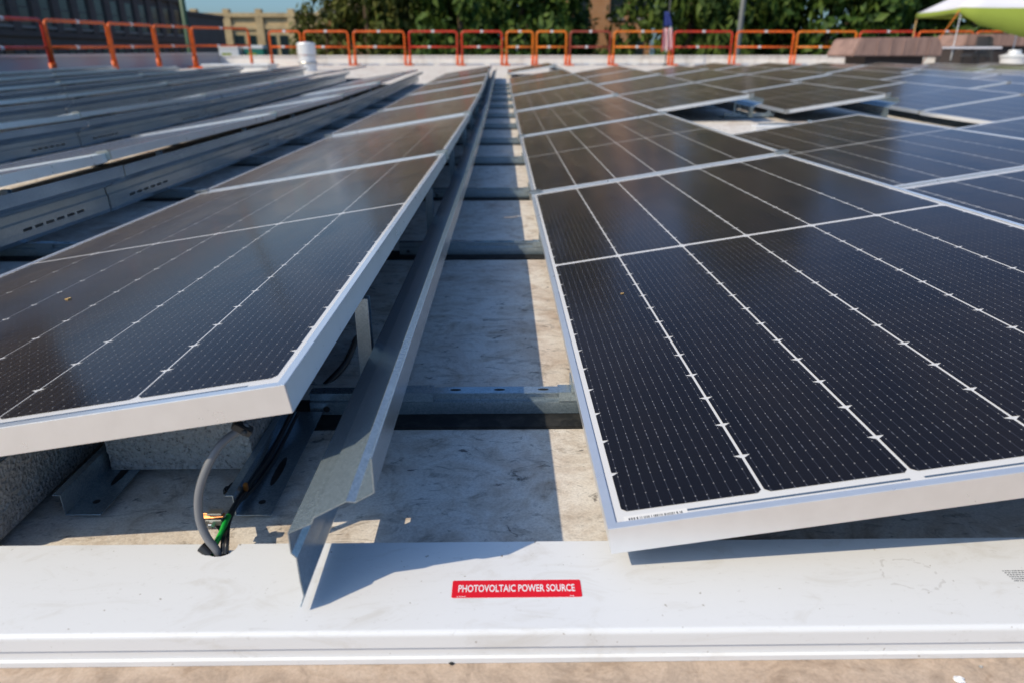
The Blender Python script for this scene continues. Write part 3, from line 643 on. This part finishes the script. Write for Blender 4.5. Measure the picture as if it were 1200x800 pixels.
o = MB().lathe([(.009, -.004), (.0105, -.003), (.0105, .003), (.009, .004)], 12).build('band', 'black_cable', tie); o.location = pix(276, 572, .205); o.rotation_euler = (.9, .5, 0)
o = MB().box(-.009, .009, -.005, .005, -.006, .006).build('knuckle', 'black_cable', tie, bevel=.002); o.location = pix(270, 574, .19); o.rotation_euler = (.5, .3, .6)
o = MB().box(-.003, .003, -.003, .003, -.008, .008).build('paper_tag', 'brass', tie, bevel=.001); o.location = pix(288, 570, .20); o.rotation_euler = (.4, .2, 0)
cable('green_wire', [pix(268, 604, .115), pix(264, 612, .098), pix(259, 624, .075), pix(253, 636, .058), pix(247, 647, .05), pix(244, 660, .048)], .0036, 'green_wire', 'bright green earth wire between the copper lug and the raceway')
lug = thing('ground_lug', 'tinned earthing lug clamping bare copper strands above the raceway', 'ground lug', pix(252, 605, .10))
MB().box(-.012, .010, -.006, .006, -.010, -.001).build('body', 'tin', lug, bevel=.0012); MB().box(-.008, .011, -.005, .005, .005, .008).build('top_plate', 'tin', lug, bevel=.0008)
for i in range(5): MB().tube([(-.017-.002*(i % 2), -.004+.002*i, .0012+.0007*(i % 3)), (0, -.004+.002*i, .002), (.012, -.003+.0015*i, .0025)], .0011, 6).build('copper_strand', 'copper', lug)
o = MB().lathe([(.0045, 0), (.0045, .005), (.003, .006)], 6).build('bolt', 'tin', lug); o.location = (-.003, -.006, -.007); o.rotation_euler = (1.57, 0, 0)
cable('stem', [(0, 0, -.009), (.004, -.001, -.016), (.010, -.002, -.026)], .0035, 'black_cable', parent=lug)
o = cable('black_cable', [pix(236, 640, .052), pix(241, 644, .050), pix(247, 650, .047)], .0065, 'black_cable', 'short black cable end in the left side of the raceway notch')
cable('black_cable', [pix(352, 490, .60), pix(378, 455, .62), pix(405, 425, .70), pix(418, 395, .9)], .007, 'black_cable', 'black cable sagging under the high edge of the near left panel')

# ------------------------------------------------------------------ guardrails
def round_path(pts, r=.12, n=5):
    p = [Vector(x) for x in pts]; out = [p[0]]
    for i in range(1, len(p)-1):
        a = p[i]+(p[i-1]-p[i]).normalized()*r; b_ = p[i]+(p[i+1]-p[i]).normalized()*r
        for j in range(n+1):
            t = j/n; out.append(a*(1-t)**2+p[i]*2*t*(1-t)+b_*t*t)
    return out+[p[-1]]
def guardrail(p, q_, m, lab, h=1.08, feet=True):
    p = Vector(p); q_ = Vector(q_); l = (q_.xy-p.xy).length; a = math.atan2(q_.y-p.y, q_.x-p.x)
    t = thing('guardrail_panel', lab, 'guardrail', Matrix.Translation(p) @ Matrix.Rotation(a, 4, 'Z'), 'guardrail panels round the roof edge')
    dz = q_.z-p.z; g_ = .05
    MB().tube(round_path([(g_, 0, .06), (g_, 0, h), (l-g_, 0, h+dz), (l-g_, 0, .06+dz)]), .034, 8).build('hoop', m, t, smooth=True)
    MB().tube([(g_+.03, 0, h*.55), (l-g_-.03, 0, h*.55+dz)], .031, 8).build('mid_rail', m, t, smooth=True)
    for x in (g_, l-g_):
        MB().tube([(x, 0, .0+dz*(x > g_)), (x, 0, .34+dz*(x > g_))], .05, 8).build('socket', 'rail_orange', t, smooth=True)
    MB().box(g_-.12, g_+.12, -.42, .30, .0, .05).build('base_plate', 'rail_orange', t, bevel=.01)
    for (x, z) in ((l*.5, h+dz*.5), (l*.42, h*.55+dz*.42)): MB().tube([(x-.05, 0, z), (x+.05, 0, z)], .038, 8).build('tape', 'reflective_tape', t)
dF = (25.0-CAMP.y)/1.083
def fx_(u): return CAMP.x+dF*((u-600)/800+.0136)
FAR = [(318, 357, 'rail_orange'), (358, 412, 'rail_orange'), (415, 477, 'rail_orange'), (479, 538, 'rail_red'), (540, 590, 'rail_red'), (592, 626, 'rail_amber'), (627, 665, 'rail_amber'), (666, 716, 'rail_rust'), (717, 786, 'rail_amber'),
       (787, 858, 'rail_red'), (860, 930, 'rail_orange'), (931, 1003, 'rail_amber'), (1004, 1072, 'rail_red'), (1073, 1140, 'rail_orange'), (1141, 1212, 'rail_orange')]
FL = ['orange guardrail panel at the far left corner, beside the white vent pipe', 'orange guardrail panel directly behind the white vent pipe', 'orange guardrail panel at the end of the second row left of centre', 'red guardrail panel behind the end of the near left panel row',
      'red guardrail panel straight above the central gap, left of the amber gates', 'narrow amber guardrail gate, the left of two', 'narrow amber guardrail gate, the right of two', 'rust-brown guardrail panel right of the amber gates', 'amber guardrail panel left of the hanging flag',
      'red-orange guardrail panel between the flag and the lamp pole', 'orange guardrail panel right of the lamp pole', 'amber guardrail panel left of the rusty cover', 'red guardrail panel behind the rusty cover', 'orange guardrail panel under the edge of the white canopy', 'orange guardrail panel at the right edge behind the canopy table']
for (a, b_, mm), lb_ in zip(FAR, FL): guardrail((fx_(a), 25, .255), (fx_(b_), 25, .255), mm, lb_)
LY = [10.0, 12.5, 15.05, 17.55, 19.9, 22.3, 24.6]
LL = ['orange guardrail panel on the left roof edge, nearest of its run', 'red guardrail panel on the left roof edge, cut by the picture edge', 'orange guardrail panel on the left edge between its first and second tall posts', 'orange guardrail panel on the left edge between its second and third tall posts', 'orange guardrail panel on the left edge before the green pole', 'orange guardrail panel on the left edge at the green pole']
for i in range(6): guardrail((-9.62, LY[i], zr(LY[i])), (-9.62+(1.0 if i == 5 else 0), LY[i+1], zr(LY[i+1])), 'rail_red' if i == 1 else 'rail_orange', LL[i], h=1.16)

# ------------------------------------------------------------------ things on the far part of the roof
v = thing('vent_pipe', 'short white metal vent pipe with a ribbed cap on the roof', 'vent', (-5.55, 20.0, zr(20.0)))
MB().lathe([(.23, -.05), (.23, .40), (.215, .41)], 24).build('pipe', 'white_metal', v, smooth=False); MB().lathe([(.245, .42), (.25, .44), (.25, .70), (.235, .73), (.05, .75)], 24).build('cap', 'white_metal', v); MB().lathe([(.252, .20), (.262, .22), (.252, .24)], 24).build('band', 'tin', v)
h = thing('roof_hatch', 'low white sheet lying on the roof by the left guardrail', 'roof hatch', (-7.9, 19.2, zr(19.2)))
MB().box(-.1, 1.6, -.4, .4, 0, .16).build('curb', 'parapet_white', h); MB().box(-.14, 1.64, -.44, .44, .165, .21).build('lid', 'white_metal', h, bevel=.01)
for i, (x, y, m_, lab) in enumerate([(-10.6, 26.9, 'white_metal', 'white site box with a green strip beyond the left guardrail'), (-9.75, 27.1, 'site_green', 'green site box with a white top strip beyond the left guardrail')]):
    t = thing('site_box', lab, 'box', (x, y, .0)); MB().box(0, .72, 0, .5, -8, .80).build('body', m_, t, bevel=.01); MB().box(-.01, .73, -.01, .51, .805, .93).build('lid', 'white_metal' if i else 'parapet_white', t, bevel=.01)
    MB().box(.1, .45, -.006, -.001, .50, .66).build('strip', 'canopy_lime', t)
p = thing('lamp_pole', 'slim green lamp pole beyond the left guardrail', 'pole', (-14.2, 33, -8)); MB().tube([(0, 0, 0), (0, 0, 15)], [.16, .11], 12).build('shaft', 'pole_green', p, smooth=True); MB().lathe([(.26, 0), (.26, .25), (.17, .4)], 12).build('base', 'pole_green', p)
p = thing('lamp_pole', 'dark grey lamp pole in front of the trees right of the flag', 'pole', (9.9, 31, -8)); MB().tube([(0, 0, 0), (.05, 0, 15)], [.15, .10], 12).build('shaft', 'pole_grey', p, smooth=True); MB().lathe([(.26, 0), (.26, .25), (.17, .4)], 12).build('base', 'pole_grey', p)
# flag
fp = thing('flag_pole', 'thin grey flag pole at the far guardrail', 'flag pole', (5.45, 24.55, .255)); MB().tube([(0, 0, 0), (0, 0, 4.2)], .022, 10).build('shaft', 'pole_grey', fp, smooth=True); MB().lathe([(.09, 0), (.09, .03), (.03, .06)], 12).build('base', 'pole_grey', fp)
fl = thing('flag', 'limp striped flag in red, white and blue hanging from its pole', 'flag', (5.43, 24.50, .62))
NST = 13
def flag_pt(s, z):
    """draped cloth: s 0..1 across the folds, z height"""
    k = 1-.55*max(0, (z-.75)/.55); w_ = .20*k
    return (-.17+.36*s*k + .012*math.sin(z*7), -.05*math.sin(s*15+z*2.2)*k - .03, z)
for i in range(NST):
    mb = MB(); n = 9; m2_ = 12; s0, s1 = i/NST, (i+1)/NST; zt = 1.30; zb = .05+.10*abs(math.sin(i*1.3))
    for a in range(m2_+1):
        z = zb+(zt-zb)*a/m2_
        for c in range(3): mb.v.append(flag_pt(s0+(s1-s0)*c/2, z))
    ab = int(m2_*.62); q2 = MB(); q2.v = mb.v[:(ab+1)*3]; q2.f = [(a*3+c, a*3+c+1, (a+1)*3+c+1, (a+1)*3+c) for a in range(ab) for c in range(2)]
    o = q2.build('stripe', 'flag_red' if i % 2 == 0 else 'flag_white', fl, fix=False, smooth=True); sd = o.modifiers.new('thickness', 'SOLIDIFY'); sd.thickness = .004
mb = MB(); zc_ = .86
for a in range(9):
    for c in range(27): mb.v.append(flag_pt(c/26, zc_+(1.30-zc_)*a/8))
mb.f = [(a*27+c, a*27+c+1, (a+1)*27+c+1, (a+1)*27+c) for a in range(8) for c in range(26)]
o = mb.build('canton', 'flag_blue', fl, fix=False, smooth=True); o.location = (0, -.006, 0); sd = o.modifiers.new('thickness', 'SOLIDIFY'); sd.thickness = .004
# rusty cover on a dark plinth
rc = thing('rusty_cover', 'pinkish-brown ribbed metal cover with sloped ends on a dark plinth', 'roof unit', (8.75, 18.6, zr(18.6)))
MB().box(.45, 1.95, -.35, .75, -.02, .40).build('plinth', 'dark_box', rc)
pr = [(0, .40), (2.3, .40), (2.3, .62), (2.12, .86), (.16, .84), (0, .46)]
MB().extr(pr, -.55, .95, 'y').build('cover', 'rusty_cover', rc, bevel=.03)
for i in range(5): MB().box(  .6+.33*i, .65+.33*i, -.565, -.551, .43, .80).build('rib', 'rusty_cover', rc)
# canopy tent
ct = thing('canopy_tent', 'white pop-up canopy with lime green valance at the upper right', 'canopy', (13.45, 20.15, zr(20.15)))
ez = 1.55; hw = 1.4
corn = [(-1.65, -1.25), (1.4, -1.65), (1.75, 1.3), (-1.25, 1.55)]; mb = MB(); mb.v.append((0, 0, 2.55))
pts = []
for i in range(4):
    a, b_ = Vector(corn[i]), Vector(corn[(i+1) % 4])
    for j in range(6): pts.append(a.lerp(b_, j/6))
N_ = len(pts)
for lv in (.35, .7, 1.0):
    for i, p_ in enumerate(pts): mb.v.append((p_.x*lv, p_.y*lv, 2.55+(ez-2.55)*(lv**.85) - .08*math.sin(math.pi*(i % 6)/6)*lv*(1 if lv < 1 else .3)))
for i in range(N_): mb.f.append((0, 1+i, 1+(i+1) % N_))
for l in range(2):
    for i in range(N_): mb.f.append((1+l*N_+i, 1+(l+1)*N_+i, 1+(l+1)*N_+(i+1) % N_, 1+l*N_+(i+1) % N_))
o = mb.build('canopy', 'canopy_white', ct, smooth=True); sd = o.modifiers.new('t', 'SOLIDIFY'); sd.thickness = .01
mb = MB()
for i, p_ in enumerate(pts):
    z = ez-.08*math.sin(math.pi*(i % 6)/6)*.3; front = i < 6
    drop = .13 if not front else .13+.60*math.sin(min(1, i/4)*1.57) + .05*math.sin(i*1.9)
    mb.v += [(p_.x*1.004, p_.y*1.004, z+.005), (p_.x*1.012, p_.y*1.012+.04*math.sin(i*2.3), z-drop*.5), (p_.x*1.015, p_.y*1.015, z-drop)]
for i in range(N_):
    j = (i+1) % N_
    for c in range(2): mb.f.append((i*3+c, j*3+c, j*3+c+1, i*3+c+1))
o = mb.build('valance', 'canopy_lime', ct, smooth=True); sd = o.modifiers.new('t', 'SOLIDIFY'); sd.thickness = .008
for x, y in corn:
    MB().tube([(x*.985, y*.985, 0), (x*.985, y*.985, ez-.02)], .02 if y > 0 else .012, 8).build('leg', 'wood_plank' if (x < 0 and y > 0) else 'white_metal', ct)
MB().tube([(-1.65, -1.2, 1.5), (-2.5, -1.3, .05)], .012, 6).build('guy_rope', 'rail_amber', ct)
tb = thing('folding_table', 'folding table with pale top under the canopy', 'table', (12.25, 19.2, zr(19.2)))
MB().box(-.55, .85, -.35, .35, .58, .63).build('table_top', 'canopy_white', tb, bevel=.01)
for x, y in ((-.45, -.28), (.75, -.28), (-.45, .28), (.75, .28)): MB().tube([(x, y, 0), (x*.85, y, .57)], .022, 8).build('leg', 'dark_frame', tb)
bk = thing('bucket', 'white lidded bucket on the roof beside the table', 'bucket', (13.35, 18.7, zr(18.7))); MB().lathe([(.24, 0), (.30, .36), (.30, .38)], 20).build('body', 'white_metal', bk); MB().lathe([(.33, .385), (.33, .42), (.16, .47), (.14, .56)], 20).build('lid', 'white_metal', bk)
ch = thing('camp_chair', 'grey folding chair with slumped cover beside the bucket', 'chair', (13.1, 19.9, zr(19.9)))
MB().extr([(-.28, .38), (.28, .36), (.30, .42), (.22, .86), (.10, .90), (.12, .46), (-.28, .44)], -.28, .28, 'y').build('seat', 'tarp_grey', ch, bevel=.02)
for x, y in ((-.24, -.24), (.24, -.24), (-.24, .24), (.24, .24)): MB().tube([(x*1.1, y, 0), (x*.7, y, .375)], .016, 6).build('leg', 'dark_frame', ch)
db = thing('roof_unit', 'dark brown roof unit behind the table at the right edge', 'roof unit', (15.3, 22.6, zr(22.6))); MB().box(-.9, 2.2, 0, 1.4, 0, .62).build('body', 'dark_box', db, bevel=.02); MB().extr([(-1.0, .625), (2.3, .625), (2.2, .98), (-.9, .98)], -.1, 1.5, 'y').build('cover', 'rusty_cover', db, bevel=.02)
# short white raceway in the place of the missing panel
wr = thing('cable_raceway', 'short white raceway on the roof where a panel is missing right of centre', 'raceway', (2.1, 5.64, zr(5.64)))
MB().box(0, 1.3, -.06, .06, .002, .055).build('base', 'white_raceway', wr); MB().box(-.004, 1.3, -.064, .064, .056, .075).build('lid', 'white_raceway', wr, bevel=.003); MB().box(-.012, .0, -.05, .05, .01, .05).build('end_cap', 'white_metal', wr)

# ------------------------------------------------------------------ small litter on the roof
def scrap(name, c, s_, m_, lab, cat, flat=.3, seed=1):
    rnd = random.Random(seed); bm = bmesh.new(); bmesh.ops.create_icosphere(bm, subdivisions=2, radius=s_)
    for v in bm.verts: v.co = Vector((v.co.x*rnd.uniform(.6, 1.3), v.co.y*rnd.uniform(.5, 1.0), v.co.z*flat*rnd.uniform(.5, 1.2)+s_*flat*.8))
    me = bpy.data.meshes.new(name); bm.to_mesh(me); bm.free(); me.materials.append(MATS[m_]); o = link(name, me); o.location = c; tag(o, lab, cat)
def on_roof(u, v):
    p = pix(u, v, 0); d = p-CAMP; k = -CAMP.z/d.z; return CAMP+d*k
scrap('paper_scrap', on_roof(1124, 797), .006, 'label_white', 'crumpled white scrap on the roof at the lower right', 'scrap', .45, 4)
scrap('pebble', on_roof(529, 777.5), .0028, 'black_rubber', 'tiny dark pebble at the foot of the raceway', 'pebble', .6, 5)
scrap('pebble', on_roof(1149, 781), .0022, 'concrete', 'tiny grey pebble before the raceway near the lower right corner', 'pebble', .6, 6)
t_ = thing('cable_stub', 'short dark cable stub with brown end at the lower left corner', 'cable', (0, 0, 0))
a_, b2 = on_roof(6, 775), on_roof(32, 777)
cable('wire', [a_+Vector((.004, 0, .004)), (a_+b2)/2+Vector((0, -.002, .003)), b2+Vector((0, 0, .003))], .0022, 'black_cable', parent=t_)
o = MB().lathe([(.003, -.006), (.0042, -.004), (.0042, .004), (.003, .006)], 10).build('end', 'brass', t_); o.location = a_+Vector((-.002, .001, .0045)); o.rotation_euler = (0, 1.4, 0)
